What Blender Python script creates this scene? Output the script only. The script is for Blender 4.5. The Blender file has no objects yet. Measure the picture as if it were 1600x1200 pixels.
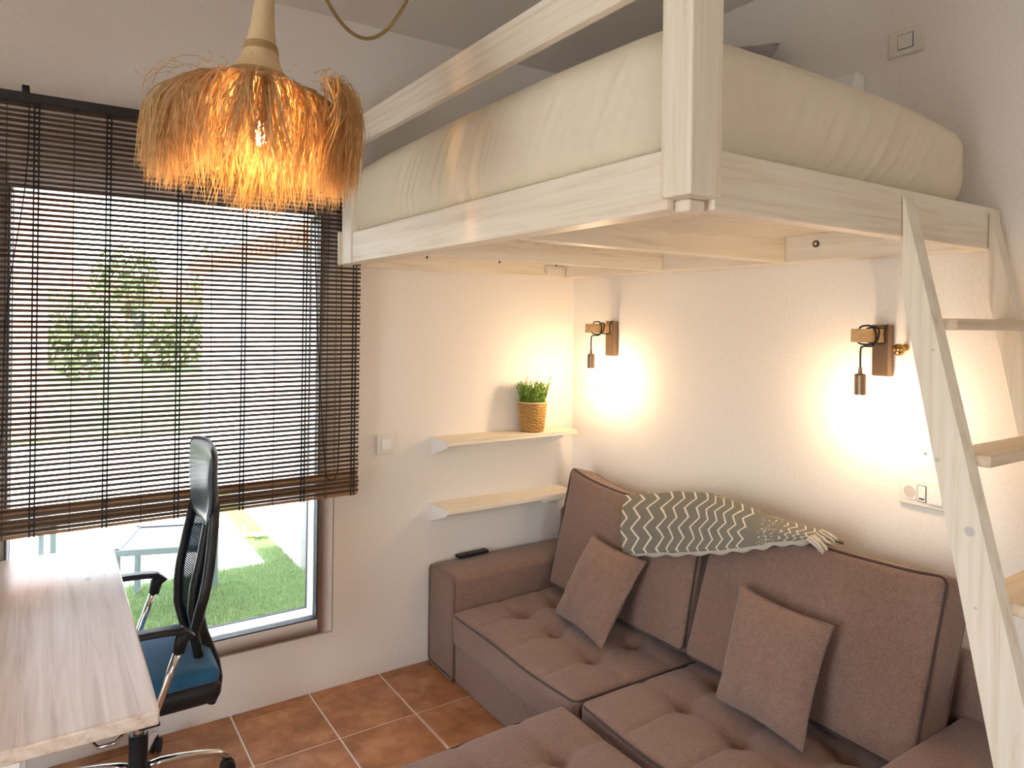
import bpy, bmesh, math, random
from mathutils import Vector, Matrix, noise
random.seed(7)
sc = bpy.context.scene
COL = sc.collection
PI = math.pi

# ------------------------------------------------------------------ camera
cd = bpy.data.cameras.new('camera'); cam = bpy.data.objects.new('camera', cd); COL.objects.link(cam)
CP = Vector((-2.44079, -3.07871, 1.66138)); yaw = math.radians(33.41397); rol = math.radians(0.76621)
fw = Vector((math.sin(yaw), math.cos(yaw), 0)); r0 = Vector((math.cos(yaw), -math.sin(yaw), 0)); u0 = r0.cross(fw)
rt = r0*math.cos(rol) + u0*math.sin(rol); up = -r0*math.sin(rol) + u0*math.cos(rol)
cam.matrix_world = Matrix(((rt.x, up.x, -fw.x, CP.x), (rt.y, up.y, -fw.y, CP.y), (rt.z, up.z, -fw.z, CP.z), (0, 0, 0, 1)))
cd.sensor_width = 36; cd.lens = 1101.2912*36/1600; cd.shift_y = -100.243/1600; cd.clip_start = 0.05
sc.camera = cam

# ------------------------------------------------------------------ sky, sun, exposure
wd = bpy.data.worlds.new('sky'); sc.world = wd; wd.use_nodes = True
wn = wd.node_tree.nodes; wl = wd.node_tree.links; wn.clear()
wo = wn.new('ShaderNodeOutputWorld'); wb = wn.new('ShaderNodeBackground'); ws = wn.new('ShaderNodeTexSky')
ws.sky_type = 'NISHITA'; ws.sun_disc = False; ws.sun_elevation = math.radians(52); ws.sun_rotation = math.radians(200)
ws.air_density = 1.0; ws.dust_density = 1.6; ws.ozone_density = 1.0
wh = wn.new('ShaderNodeHueSaturation'); wh.inputs['Saturation'].default_value = .42; wl.new(ws.outputs[0], wh.inputs['Color']); wl.new(wh.outputs[0], wb.inputs[0]); wl.new(wb.outputs[0], wo.inputs[0]); wb.inputs[1].default_value = 2.2
sl = bpy.data.lights.new('sun', 'SUN'); sl.energy = 15.0; sl.angle = math.radians(0.6); sl.color = (1, .95, .87)
so = bpy.data.objects.new('sun', sl); COL.objects.link(so); so.location = (-6, -8, 12)
so.rotation_euler = Vector((.30, .50, -.85)).to_track_quat('-Z', 'Y').to_euler()
def portal(name, loc, direction, sx, sy):
    l = bpy.data.lights.new(name, 'AREA'); l.shape = 'RECTANGLE'; l.size = sx; l.size_y = sy; l.cycles.is_portal = True
    o = bpy.data.objects.new(name, l); COL.objects.link(o); o.location = loc
    o.rotation_euler = Vector(direction).to_track_quat('-Z', 'Z').to_euler(); return o
portal('window_portal', (-1.98, .16, 1.2), (0, -1, 0), 1.25, 1.95)
portal('unseen_door_portal', (-4.42, -2.25, 1.10), (1, 0, 0), 1.4, 2.2)
portal('unseen_window_portal', (-2.25, -5.02, 1.575), (0, 1, 0), .9, 1.05)
sc.view_settings.view_transform = 'Standard'; sc.view_settings.look = 'None'
sc.view_settings.gamma = 1; sc.view_settings.use_curve_mapping = False
sc.view_settings.exposure = 0.0
try:
    sc.cycles.use_denoising = True; sc.cycles.max_bounces = 10; sc.cycles.diffuse_bounces = 6; sc.cycles.transparent_max_bounces = 24
    sc.cycles.sample_clamp_indirect = 6.0
except Exception: pass

# ------------------------------------------------------------------ materials
MAT = {}
def new_mat(name):
    m = bpy.data.materials.new(name); m.use_nodes = True; nt = m.node_tree
    return m, nt.nodes, nt.links, nt.nodes['Principled BSDF']
def ramp(n, l, fac, stops):
    r = n.new('ShaderNodeValToRGB'); e = r.color_ramp.elements
    while len(e) < len(stops): e.new(.5)
    for i, (p, c) in enumerate(stops): e[i].position = p; e[i].color = (*c, 1)
    l.new(fac, r.inputs[0]); return r
def bump(n, l, b, h, strength, dist=.002):
    bp = n.new('ShaderNodeBump'); bp.inputs['Strength'].default_value = strength; bp.inputs['Distance'].default_value = dist
    l.new(h, bp.inputs['Height']); l.new(bp.outputs[0], b.inputs['Normal'])
def coords(n, l, scale=(1, 1, 1), kind='Object'):
    t = n.new('ShaderNodeTexCoord'); mp = n.new('ShaderNodeMapping'); mp.inputs['Scale'].default_value = scale
    l.new(t.outputs[kind], mp.inputs[0]); return mp.outputs[0]
def noise_tex(n, l, vec, scale, detail=4, rough=.55, dist=0):
    x = n.new('ShaderNodeTexNoise'); x.inputs['Scale'].default_value = scale; x.inputs['Detail'].default_value = detail
    x.inputs['Roughness'].default_value = rough; x.inputs['Distortion'].default_value = dist; l.new(vec, x.inputs['Vector']); return x.outputs['Fac']
def plain(name, col, rough=.5, metal=0, spec=None, bumpy=0, bscale=60, coat=0):
    if name in MAT: return MAT[name]
    m, n, l, b = new_mat(name); b.inputs['Base Color'].default_value = (*col, 1); b.inputs['Roughness'].default_value = rough; b.inputs['Metallic'].default_value = metal
    if spec is not None: b.inputs['Specular IOR Level'].default_value = spec
    if coat: b.inputs['Coat Weight'].default_value = coat
    v = coords(n, l); f = noise_tex(n, l, v, bscale, 3)
    r = ramp(n, l, f, [(.3, tuple(c*.96 for c in col)), (.7, tuple(min(1, c*1.03) for c in col))]); l.new(r.outputs[0], b.inputs['Base Color'])
    if bumpy: bump(n, l, b, f, bumpy)
    MAT[name] = m; return m
def wood(axis, tone='white'):
    key = 'wood_%s_%s' % (tone, axis)
    if key in MAT: return MAT[key]
    m, n, l, b = new_mat(key)
    s = [20, 20, 20]; s['xyz'.index(axis)] = .8
    v = coords(n, l, s)
    oi = n.new('ShaderNodeObjectInfo'); ad = n.new('ShaderNodeVectorMath'); ad.operation = 'ADD'
    sc_ = n.new('ShaderNodeVectorMath'); sc_.operation = 'SCALE'; sc_.inputs[0].default_value = (13, 7, 5); l.new(oi.outputs['Random'], sc_.inputs['Scale'])
    l.new(v, ad.inputs[0]); l.new(sc_.outputs[0], ad.inputs[1]); v = ad.outputs[0]
    g = noise_tex(n, l, v, 2.2, 5, .6, 1.2)
    w = n.new('ShaderNodeTexWave'); w.wave_type = 'RINGS'; w.rings_direction = axis.upper(); w.inputs['Scale'].default_value = .55; w.inputs['Distortion'].default_value = 6; w.inputs['Detail'].default_value = 2; w.inputs['Detail Scale'].default_value = .7
    l.new(v, w.inputs['Vector'])
    mx = n.new('ShaderNodeMath'); mx.operation = 'MULTIPLY_ADD'; mx.inputs[1].default_value = .16
    l.new(w.outputs['Fac'], mx.inputs[0]); l.new(g, mx.inputs[2])
    C = {'white': ((.66, .56, .43), (.78, .70, .57), (.85, .79, .68)), 'desk': ((.40, .29, .20), (.58, .46, .36), (.68, .58, .48)),
         'oak': ((.42, .27, .13), (.58, .40, .21), (.66, .48, .28)), 'honey': ((.45, .25, .09), (.62, .38, .16), (.70, .46, .22)),
         'tread': ((.50, .38, .25), (.63, .50, .35), (.70, .58, .43))}[tone]
    r = ramp(n, l, mx.outputs[0], [(.30, C[0]), (.50, C[1]), (.78, C[2])])
    # knots
    vk = coords(n, l, [1.6 if a != axis else .9 for a in 'xyz']); vo = n.new('ShaderNodeTexVoronoi'); vo.inputs['Scale'].default_value = 2.2; l.new(vk, vo.inputs['Vector'])
    kr = ramp(n, l, vo.outputs['Distance'], [(.02, (1, 1, 1)), (.055, (0, 0, 0))])
    mxr = n.new('ShaderNodeMixRGB'); mxr.inputs[2].default_value = (*[c*.62 for c in C[0]], 1)
    ms = n.new('ShaderNodeMath'); ms.operation = 'MULTIPLY'; ms.inputs[1].default_value = .75; l.new(kr.outputs[0], ms.inputs[0]); l.new(ms.outputs[0], mxr.inputs[0])
    l.new(r.outputs[0], mxr.inputs[1]); l.new(mxr.outputs[0], b.inputs['Base Color'])
    b.inputs['Roughness'].default_value = .42 if tone != 'desk' else .31
    bump(n, l, b, mx.outputs[0], .03)
    MAT[key] = m; return m
def fabric(name, col, col2, scale=430, sheen=.25, bstr=.5, stretch=(1, 1, 1)):
    if name in MAT: return MAT[name]
    m, n, l, b = new_mat(name); v = coords(n, l, stretch)
    f = noise_tex(n, l, v, scale, 2, .7); f2 = noise_tex(n, l, v, 45, 3)
    mx = n.new('ShaderNodeMath'); mx.operation = 'MULTIPLY_ADD'; mx.inputs[1].default_value = .12; l.new(f2, mx.inputs[0]); l.new(f, mx.inputs[2])
    r = ramp(n, l, mx.outputs[0], [(.42, col), (.70, col2)]); l.new(r.outputs[0], b.inputs['Base Color'])
    b.inputs['Roughness'].default_value = .92; b.inputs['Sheen Weight'].default_value = sheen; b.inputs['Sheen Roughness'].default_value = .5
    b.inputs['Specular IOR Level'].default_value = .15
    bump(n, l, b, f, bstr, .0015); MAT[name] = m; return m

M_wall = plain('wall_paint', (.81, .765, .71), .92, bumpy=.15, bscale=90)
M_ceil = plain('ceiling_paint', (.76, .71, .65), .95, bumpy=.1, bscale=90)
M_frame = plain('white_lacquer', (.84, .83, .81), .35)
M_plastic = plain('white_plastic', (.76, .72, .65), .35)
M_black = plain('black_metal', (.012, .011, .011), .45)
M_blackp = plain('black_plastic', (.013, .013, .015), .45, spec=.3)
M_gasket = plain('dark_gasket', (.02, .025, .04), .5)
M_chrome = plain('chrome', (.75, .74, .72), .16, 1)
M_bronze = plain('brushed_bronze', (.24, .16, .10), .35, .9)
M_brass = plain('dark_brass', (.45, .28, .09), .22, 1)
M_sofa = fabric('taupe_weave', (.150, .086, .066), (.295, .190, .148))
M_pipe = fabric('dark_piping', (.045, .030, .027), (.085, .055, .048))
M_pipe2 = fabric('taupe_piping', (.13, .085, .072), (.22, .15, .125))
M_sheet = fabric('cream_sheet', (.68, .60, .45), (.80, .73, .58), 1400, .1, .15)
M_greyp = fabric('grey_linen', (.28, .25, .23), (.42, .38, .35), 500)
M_seat = fabric('blue_seat_fabric', (.012, .075, .17), (.035, .145, .28), 900, .15)
M_leather = plain('dark_blue_leather', (.045, .065, .085), .34)
M_slat = plain('dark_bamboo', (.058, .030, .015), .55, bscale=40)
M_slat2 = plain('brown_bamboo', (.36, .20, .09), .6, bscale=40)
M_cordm = plain('black_cord', (.010, .009, .009), .7)
M_rope = plain('tan_cord', (.26, .17, .065), .8)
M_grout = plain('pale_grout', (.84, .79, .72), .9)
M_garden = plain('garden_grey_metal', (.17, .21, .22), .5)
M_sling = plain('garden_grey_mesh', (.34, .37, .40), .7)
M_white_ext = plain('white_render', (.80, .80, .78), .9, bumpy=.2, bscale=40)
M_pave = plain('pale_paving', (.74, .72, .69), .9, bumpy=.1, bscale=14)
M_roof = plain('terracotta_roof', (.45, .20, .12), .8, bscale=12)
M_hedge = plain('hedge_leaf', (.15, .19, .085), .7, bscale=25)
M_leaf = plain('plant_leaf', (.20, .33, .05), .5, bscale=40)
M_trunk = plain('trunk_bark', (.16, .10, .06), .9, bscale=30)
def tile_mat():
    m, n, l, b = new_mat('terracotta_tile'); v = coords(n, l); oi = n.new('ShaderNodeObjectInfo')
    ad = n.new('ShaderNodeVectorMath'); ad.operation = 'ADD'; s = n.new('ShaderNodeVectorMath'); s.operation = 'SCALE'; s.inputs[0].default_value = (31, 17, 9)
    l.new(oi.outputs['Random'], s.inputs['Scale']); l.new(v, ad.inputs[0]); l.new(s.outputs[0], ad.inputs[1])
    f = noise_tex(n, l, ad.outputs[0], 9, 6, .62, .4); r = ramp(n, l, f, [(.30, (.27, .105, .040)), (.52, (.43, .19, .085)), (.72, (.58, .31, .165))])
    hs = n.new('ShaderNodeHueSaturation'); mr = n.new('ShaderNodeMapRange'); mr.inputs[3].default_value = .86; mr.inputs[4].default_value = 1.12
    l.new(oi.outputs['Random'], mr.inputs[0]); l.new(mr.outputs[0], hs.inputs['Value']); l.new(r.outputs[0], hs.inputs['Color']); l.new(hs.outputs[0], b.inputs['Base Color'])
    b.inputs['Roughness'].default_value = .36; bump(n, l, b, f, .12); return m
M_tile = tile_mat()
def glass_mat(name, tint=(1, 1, 1), gloss=.06):
    m, n, l, b = new_mat(name); n.remove(b); out = n['Material Output']
    t = n.new('ShaderNodeBsdfTransparent'); t.inputs[0].default_value = (*tint, 1); g = n.new('ShaderNodeBsdfGlossy'); g.inputs['Roughness'].default_value = .03
    fr = n.new('ShaderNodeFresnel'); fr.inputs[0].default_value = 1.45; mu = n.new('ShaderNodeMath'); mu.operation = 'MULTIPLY'; mu.inputs[1].default_value = 1 if gloss is None else gloss*12
    l.new(fr.outputs[0], mu.inputs[0]); mx = n.new('ShaderNodeMixShader'); l.new(mu.outputs[0], mx.inputs[0]); l.new(t.outputs[0], mx.inputs[1]); l.new(g.outputs[0], mx.inputs[2]); l.new(mx.outputs[0], out.inputs[0]); return m
M_glass = glass_mat('window_glass', (.97, .985, .98))
M_bulbglass = glass_mat('bulb_glass', (1, .97, .92), .02)
def emis(name, col, strength):
    m, n, l, b = new_mat(name); b.inputs['Base Color'].default_value = (*col, 1); b.inputs['Emission Color'].default_value = (*col, 1); b.inputs['Emission Strength'].default_value = strength; return m
WARM = (1, .73, .47)
M_fil = emis('glowing_filament', WARM, 330)
M_pfil = emis('pendant_bulb_glow', (1, .56, .22), 640)
def straw_mat(name, c1, c2, tr):
    m, n, l, b = new_mat(name); n.remove(b); out = n['Material Output']; v = coords(n, l); f = noise_tex(n, l, v, 60, 2)
    r = ramp(n, l, f, [(.3, c1), (.7, c2)]); d = n.new('ShaderNodeBsdfDiffuse'); t = n.new('ShaderNodeBsdfTranslucent'); l.new(r.outputs[0], d.inputs[0]); l.new(r.outputs[0], t.inputs[0])
    mx = n.new('ShaderNodeMixShader'); mx.inputs[0].default_value = tr; l.new(d.outputs[0], mx.inputs[1]); l.new(t.outputs[0], mx.inputs[2]); l.new(mx.outputs[0], out.inputs[0]); return m
M_straw = straw_mat('raffia_straw', (.52, .33, .14), (.74, .54, .30), .5)
M_cane = plain('woven_cane', (.58, .43, .24), .7, bumpy=.6, bscale=160)
M_caneband = plain('dark_cane_band', (.34, .22, .085), .75, bumpy=.8, bscale=240)
M_wicker = plain('wicker_strand', (.50, .29, .085), .6, bumpy=.3, bscale=120)
M_soil = plain('dark_soil', (.03, .02, .012), .95)
def brick_mat():
    m, n, l, b = new_mat('brick_masonry'); t = n.new('ShaderNodeTexCoord'); mp = n.new('ShaderNodeMapping'); mp.inputs['Rotation'].default_value = (PI/2, 0, 0)
    l.new(t.outputs['Object'], mp.inputs[0]); br = n.new('ShaderNodeTexBrick'); br.inputs['Scale'].default_value = 5.0
    br.inputs['Color1'].default_value = (.42, .19, .13, 1); br.inputs['Color2'].default_value = (.50, .26, .19, 1); br.inputs['Mortar'].default_value = (.62, .55, .50, 1)
    l.new(mp.outputs[0], br.inputs['Vector']); l.new(br.outputs[0], b.inputs['Base Color']); b.inputs['Roughness'].default_value = .9; return m
M_brick = brick_mat()
def throw_mat():
    m, n, l, b = new_mat('zigzag_throw'); uv = n.new('ShaderNodeTexCoord'); sp = n.new('ShaderNodeSeparateXYZ'); l.new(uv.outputs['UV'], sp.inputs[0])
    def mth(op, a, c=None, v=None):
        x = n.new('ShaderNodeMath'); x.operation = op
        if hasattr(a, 'links'): l.new(a, x.inputs[0])
        else: x.inputs[0].default_value = a
        if c is not None:
            if hasattr(c, 'links'): l.new(c, x.inputs[1])
            else: x.inputs[1].default_value = c
        return x.outputs[0]
    U, V = sp.outputs[0], sp.outputs[1]
    tri = mth('PINGPONG', mth('MULTIPLY', V, 26.0), 1.0)
    ph = mth('ADD', mth('MULTIPLY', U, 19.0), mth('MULTIPLY', tri, .62))
    fr = mth('ABSOLUTE', mth('SUBTRACT', mth('FRACT', ph), .5))
    line = mth('LESS_THAN', fr, .085)
    keep = mth('ADD', mth('LESS_THAN', U, .62), mth('GREATER_THAN', U, .80))
    dots_v = n.new('ShaderNodeTexVoronoi'); dots_v.inputs['Scale'].default_value = 70; l.new(uv.outputs['UV'], dots_v.inputs['Vector'])
    dots = mth('MULTIPLY', mth('LESS_THAN', dots_v.outputs['Distance'], .28), mth('MULTIPLY', mth('GREATER_THAN', U, .66), mth('LESS_THAN', U, .77)))
    msk = mth('MAXIMUM', mth('MULTIPLY', line, keep), dots)
    f = noise_tex(n, l, coords(n, l), 500, 2); r = ramp(n, l, f, [(.3, (.150, .135, .105)), (.7, (.235, .215, .175))])
    mx = n.new('ShaderNodeMixRGB'); l.new(msk, mx.inputs[0]); l.new(r.outputs[0], mx.inputs[1]); mx.inputs[2].default_value = (.74, .68, .56, 1)
    l.new(mx.outputs[0], b.inputs['Base Color']); b.inputs['Roughness'].default_value = .95; bump(n, l, b, f, .5, .001); return m
M_throw = throw_mat()
M_lining = fabric('throw_lining', (.42, .38, .30), (.56, .51, .42), 500)
M_tassel = fabric('throw_tassel', (.52, .46, .36), (.66, .60, .48), 500)

# ------------------------------------------------------------------ mesh helpers
class MB:
    def __init__(s): s.v = []; s.f = []; s.uv = None
    def add(s, vs, fs):
        o = len(s.v); s.v += [Vector(p) for p in vs]; s.f += [tuple(i+o for i in f) for f in fs]; return s
    def box(s, a, b):
        x0, y0, z0 = [min(a[i], b[i]) for i in range(3)]; x1, y1, z1 = [max(a[i], b[i]) for i in range(3)]
        return s.add([(x0,y0,z0),(x1,y0,z0),(x1,y1,z0),(x0,y1,z0),(x0,y0,z1),(x1,y0,z1),(x1,y1,z1),(x0,y1,z1)],
                     [(0,3,2,1),(4,5,6,7),(0,1,5,4),(1,2,6,5),(2,3,7,6),(3,0,4,7)])
    def prism(s, pts, axis, lo, hi):
        """polygon pts (2D, in the two other axes in xyz order) extruded along axis"""
        ai = 'xyz'.index(axis); n = len(pts)
        def P(p, t):
            q = list(p); q.insert(ai, t); return q
        vs = [P(p, lo) for p in pts] + [P(p, hi) for p in pts]
        fs = [tuple(range(n)), tuple(range(2*n-1, n-1, -1))] + [(i, n+i, n+(i+1) % n, (i+1) % n) for i in range(n)]
        return s.add(vs, fs)
    def tube(s, pts, r, seg=8, closed=False, cap=True):
        pts = [Vector(p) for p in pts]; n = len(pts); R = r if isinstance(r, (list, tuple)) else [r]*n
        T = []
        for i in range(n):
            a = pts[(i-1) % n] if (closed or i > 0) else pts[i]; b = pts[(i+1) % n] if (closed or i < n-1) else pts[i]
            d = b-a; T.append(d.normalized() if d.length > 1e-9 else Vector((0, 0, 1)))
        u = T[0].orthogonal().normalized(); vs = []
        for i in range(n):
            u = (u - T[i]*u.dot(T[i])); u = u.normalized() if u.length > 1e-6 else T[i].orthogonal().normalized()
            w = T[i].cross(u)
            vs += [pts[i] + (u*math.cos(2*PI*k/seg) + w*math.sin(2*PI*k/seg))*R[i] for k in range(seg)]
        fs = []
        for i in range(n if closed else n-1):
            j = (i+1) % n; fs += [(i*seg+k, i*seg+(k+1) % seg, j*seg+(k+1) % seg, j*seg+k) for k in range(seg)]
        if cap and not closed: fs += [tuple(range(seg-1, -1, -1)), tuple((n-1)*seg+k for k in range(seg))]
        return s.add(vs, fs)
    def lathe(s, prof, c=(0, 0, 0), seg=24, axis='z'):
        """prof: (radius, height) list"""
        c = Vector(c); vs = []
        for r, h in prof:
            for k in range(seg):
                a = 2*PI*k/seg; p = (r*math.cos(a), r*math.sin(a), h)
                if axis == 'x': p = (h, p[0], p[1])
                if axis == 'y': p = (p[0], h, p[1])
                vs.append(c+Vector(p))
        fs = []
        for i in range(len(prof)-1): fs += [(i*seg+k, i*seg+(k+1) % seg, (i+1)*seg+(k+1) % seg, (i+1)*seg+k) for k in range(seg)]
        fs += [tuple(range(seg-1, -1, -1)), tuple((len(prof)-1)*seg+k for k in range(seg))]
        return s.add(vs, fs)
    def xform(s, M): s.v = [M @ p for p in s.v]; return s
def wpos(o):
    p = Vector((0, 0, 0))
    while o: p = p + o.location; o = o.parent
    return p
def build(name, mb, m, parent=None, loc=None, smooth=False, bevel=0, bseg=2, subsurf=0):
    me = bpy.data.meshes.new(name)
    base = wpos(parent) if parent else Vector((0, 0, 0))
    org = base if loc is None else Vector(loc)
    me.from_pydata([p-org for p in mb.v], [], mb.f)
    bm = bmesh.new(); bm.from_mesh(me); bmesh.ops.remove_doubles(bm, verts=bm.verts, dist=1e-6); bmesh.ops.recalc_face_normals(bm, faces=bm.faces); bm.to_mesh(me); bm.free()
    if m: me.materials.append(m)
    if smooth: me.polygons.foreach_set('use_smooth', [True]*len(me.polygons))
    o = bpy.data.objects.new(name, me); COL.objects.link(o)
    if parent: o.parent = parent
    o.location = org-base
    if bevel:
        b = o.modifiers.new('bevel', 'BEVEL'); b.width = bevel; b.segments = bseg; b.limit_method = 'ANGLE'; b.angle_limit = math.radians(40)
        me.polygons.foreach_set('use_smooth', [True]*len(me.polygons)); wnm = o.modifiers.new('wn', 'WEIGHTED_NORMAL'); wnm.keep_sharp = True
    if subsurf:
        b = o.modifiers.new('sub', 'SUBSURF'); b.levels = subsurf; b.render_levels = subsurf
    return o
def tag(o, label, cat, group=None):
    o['label'] = label; o['category'] = cat
    if group: o['group'] = group
    return o
def thing(name, loc, label, cat, group=None):
    o = bpy.data.objects.new(name, None); COL.objects.link(o); o.location = loc; o.empty_display_size = .1
    return tag(o, label, cat, group)
def struct(name, mb, m, **k):
    o = build(name, mb, m, **k); o['kind'] = 'structure'; return o
def rbox(mb, c, h, r, n=(8, 8, 8), bulge=(0, 0, 0), M=None, disp=None, edge=3):
    """rounded, slightly bulging box. c centre, h half sizes"""
    def axis_samples(hh, k):
        inner = [(-1+2*i/k)*(hh-r) for i in range(k+1)]
        out = [-(hh-r) - r*math.tan((i/edge)*PI/4) for i in range(edge, 0, -1)]
        return out + inner + [-x for x in reversed(out)]
    S = [axis_samples(h[i], n[i]) for i in range(3)]
    vid = {}; vs = []; fs = []
    def vert(i, j, k):
        key = (i, j, k)
        if key in vid: return vid[key]
        p = Vector((S[0][i], S[1][j], S[2][k])); core = Vector([max(-(h[a]-r), min(h[a]-r, p[a])) for a in range(3)])
        d = p-core; q = core + d.normalized()*r if d.length > 0 else p
        nrm = d.normalized() if d.length > 0 else Vector((0, 0, 1))
        u = [max(-1, min(1, p[a]/h[a])) for a in range(3)]
        for a in range(3):
            b, c2 = [x for x in range(3) if x != a]
            q[a] += bulge[a]*u[a]*(1-u[b]**2)*(1-u[c2]**2)
        if disp: q = disp(q, nrm, u)
        if M: q = M @ q
        vid[key] = len(vs); vs.append(Vector(c)+q if not M else q+Vector(c)); return vid[key]
    N = [len(S[i])-1 for i in range(3)]
    for a in range(3):
        b, c2 = [x for x in range(3) if x != a]
        for side in (0, N[a]):
            for i in range(N[b]):
                for j in range(N[c2]):
                    def K(ii, jj):
                        q = [0, 0, 0]; q[a] = side; q[b] = ii; q[c2] = jj; return vert(*q)
                    fs.append((K(i, j), K(i+1, j), K(i+1, j+1), K(i, j+1)))
    return mb.add(vs, fs)
def rrect(hu, hv, r, seg=6, sub=6):
    """closed rounded rectangle path of (u,v)"""
    P = []
    cs = [(hu-r, hv-r, 0), (-hu+r, hv-r, 90), (-hu+r, -hv+r, 180), (hu-r, -hv+r, 270)]
    for ci, (cx, cy, a0) in enumerate(cs):
        for k in range(seg+1):
            a = math.radians(a0+90*k/seg); P.append((cx+r*math.cos(a), cy+r*math.sin(a)))
        nx = cs[(ci+1) % 4]; a1 = math.radians(nx[2]); e = (nx[0]+r*math.cos(a1), nx[1]+r*math.sin(a1)); s0 = P[-1]
        for k in range(1, sub): P.append((s0[0]+(e[0]-s0[0])*k/sub, s0[1]+(e[1]-s0[1])*k/sub))
    return P

# ================================================================== THE ROOM
XW, YS, H = -4.30, -4.90, 3.003
fl = struct('floor', MB().box((XW-.2, YS-.2, -.12), (.25, .02, -.004)), M_grout)
# tiles: joints 7 mm; grid from the measured joints
S = .3295; TX = -1.126; WY = .06; J = .004
tile_cache = {}
def tile(x0, x1, y0, y1):
    w, d = round(x1-x0, 4), round(y1-y0, 4)
    key = (w, d)
    if key not in tile_cache:
        mb = MB(); b = .003
        mb.add([(0,0,-.01),(w,0,-.01),(w,d,-.01),(0,d,-.01),(0,0,-.0025),(w,0,-.0025),(w,d,-.0025),(0,d,-.0025),(b,b,0),(w-b,b,0),(w-b,d-b,0),(b,d-b,0)],
               [(0,3,2,1),(0,1,5,4),(1,2,6,5),(2,3,7,6),(3,0,4,7),(4,5,9,8),(5,6,10,9),(6,7,11,10),(7,4,8,11),(8,9,10,11)])
        me = bpy.data.meshes.new('tile'); me.from_pydata([tuple(p) for p in mb.v], [], mb.f); me.materials.append(M_tile); tile_cache[key] = me
    o = bpy.data.objects.new('tile', tile_cache[key]); COL.objects.link(o); o.parent = fl; o.location = (x0, y0, 0)
kx = [TX+S*i for i in range(-10, 5)]
ys = [0, -WY] + [-WY-S*j for j in range(1, 15)]
for i in range(len(kx)-1):
    for j in range(len(ys)-1):
        x0, x1 = max(kx[i]+J, XW), min(kx[i+1]-J, 0); y0, y1 = max(ys[j+1]+(J if j else .002), YS), ys[j]-(J if j else 0)
        if j == 0: y0 = -WY+.003; y1 = 0
        if j == 1: y1 = -WY-.0025
        if x1-x0 > .03 and y1-y0 > .02: tile(x0, x1, y0, y1)
struct('ceiling', MB().box((XW-.2, YS-.2, H), (.25, .25, H+.15)), M_ceil)
# window wall with opening
WX0, WX1, WZ0, WZ1 = -2.625, -1.360, .257, 2.19
w = MB(); w.box((XW-.2, 0, -.12), (WX0, .22, H)); w.box((WX1, 0, -.12), (.25, .22, H)); w.box((WX0, 0, -.12), (WX1, .22, WZ0)); w.box((WX0, 0, WZ1), (WX1, .22, H))
struct('wall_north', w, M_wall)
struct('wall_east', MB().box((0, YS-.2, -.12), (.22, 0, H)), M_wall)
SX0, SX1, SZ0, SZ1 = -2.7, -1.8, 1.05, 2.10
w = MB(); w.box((XW-.2, YS-.2, -.12), (SX0, YS, H)); w.box((SX1, YS-.2, -.12), (0, YS, H)); w.box((SX0, YS-.2, -.12), (SX1, YS, SZ0)); w.box((SX0, YS-.2, SZ1), (SX1, YS, H))
struct('wall_south', w, M_wall)
# west wall with an unseen glazed door, added to let daylight in from the left
DY0, DY1, DZ1 = -2.95, -1.55, 2.2
w = MB(); w.box((XW-.2, YS, -.12), (XW, DY0, H)); w.box((XW-.2, DY1, -.12), (XW, 0, H)); w.box((XW-.2, DY0, DZ1), (XW, DY1, H)); w.box((XW-.2, DY0, -.12), (XW, DY1, 0))
struct('wall_west', w, M_wall)
dr = struct('door_unseen', MB().box((XW-.14, DY0, 0), (XW-.06, DY0+.08, DZ1)).box((XW-.14, DY1-.08, 0), (XW-.06, DY1, DZ1)).box((XW-.14, DY0+.08, DZ1-.08), (XW-.06, DY1-.08, DZ1)).box((XW-.14, DY0+.08, 0), (XW-.06, DY1-.08, .06)), M_frame)
for a, b in ((DY0+.08, DY1-.08),):
    build('pane', MB().box((XW-.105, a, .06), (XW-.099, b, DZ1-.08)), M_glass, dr)
w2 = MB(); w2.box((SX0, YS-.12, SZ0), (SX0+.06, YS-.05, SZ1)); w2.box((SX1-.06, YS-.12, SZ0), (SX1, YS-.05, SZ1)); w2.box((SX0+.06, YS-.12, SZ0), (SX1-.06, YS-.05, SZ0+.06)); w2.box((SX0+.06, YS-.12, SZ1-.06), (SX1-.06, YS-.05, SZ1))
w2o = struct('window_unseen', w2, M_frame)  # unseen window, added to bring in some daylight from behind the camera
for a, b in ((SX0+.06, SX1-.06),): build('pane', MB().box((a, YS-.088, SZ0+.06), (b, YS-.082, SZ1-.06)), M_glass, w2o)
# window: outer fixed frame + sash + gasket + pane
def ring(x0, x1, z0, z1, t, y0, y1):
    m = MB(); m.box((x0, y0, z0), (x0+t, y1, z1)); m.box((x1-t, y0, z0), (x1, y1, z1)); m.box((x0+t, y0, z0), (x1-t, y1, z0+t)); m.box((x0+t, y0, z1-t), (x1-t, y1, z1)); return m
win = struct('window_1', ring(WX0, WX1, WZ0, WZ1, .066, -.006, .035), M_frame, bevel=.002)
build('gasket', ring(WX0+.062, WX1-.062, WZ0+.062, WZ1-.062, .010, -.004, .03), M_gasket, win)
build('outer_sash', ring(WX0+.001, WX1-.001, WZ0+.001, WZ1-.001, .074, .036, .135), M_frame, win, bevel=.002)
build('gasket', ring(WX0+.072, WX1-.072, WZ0+.072, WZ1-.072, .006, .120, .134), M_gasket, win)
build('pane', MB().box((WX0+.070, .020, WZ0+.070), (WX1-.070, .026, WZ1-.070)), M_glass, win)
build('trim_line', ring(WX0-.003, WX1+.003, WZ0-.003, WZ1+.003, .003, -.008, 0), plain('frame_joint', (.40, .34, .30), .8), win)

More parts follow.
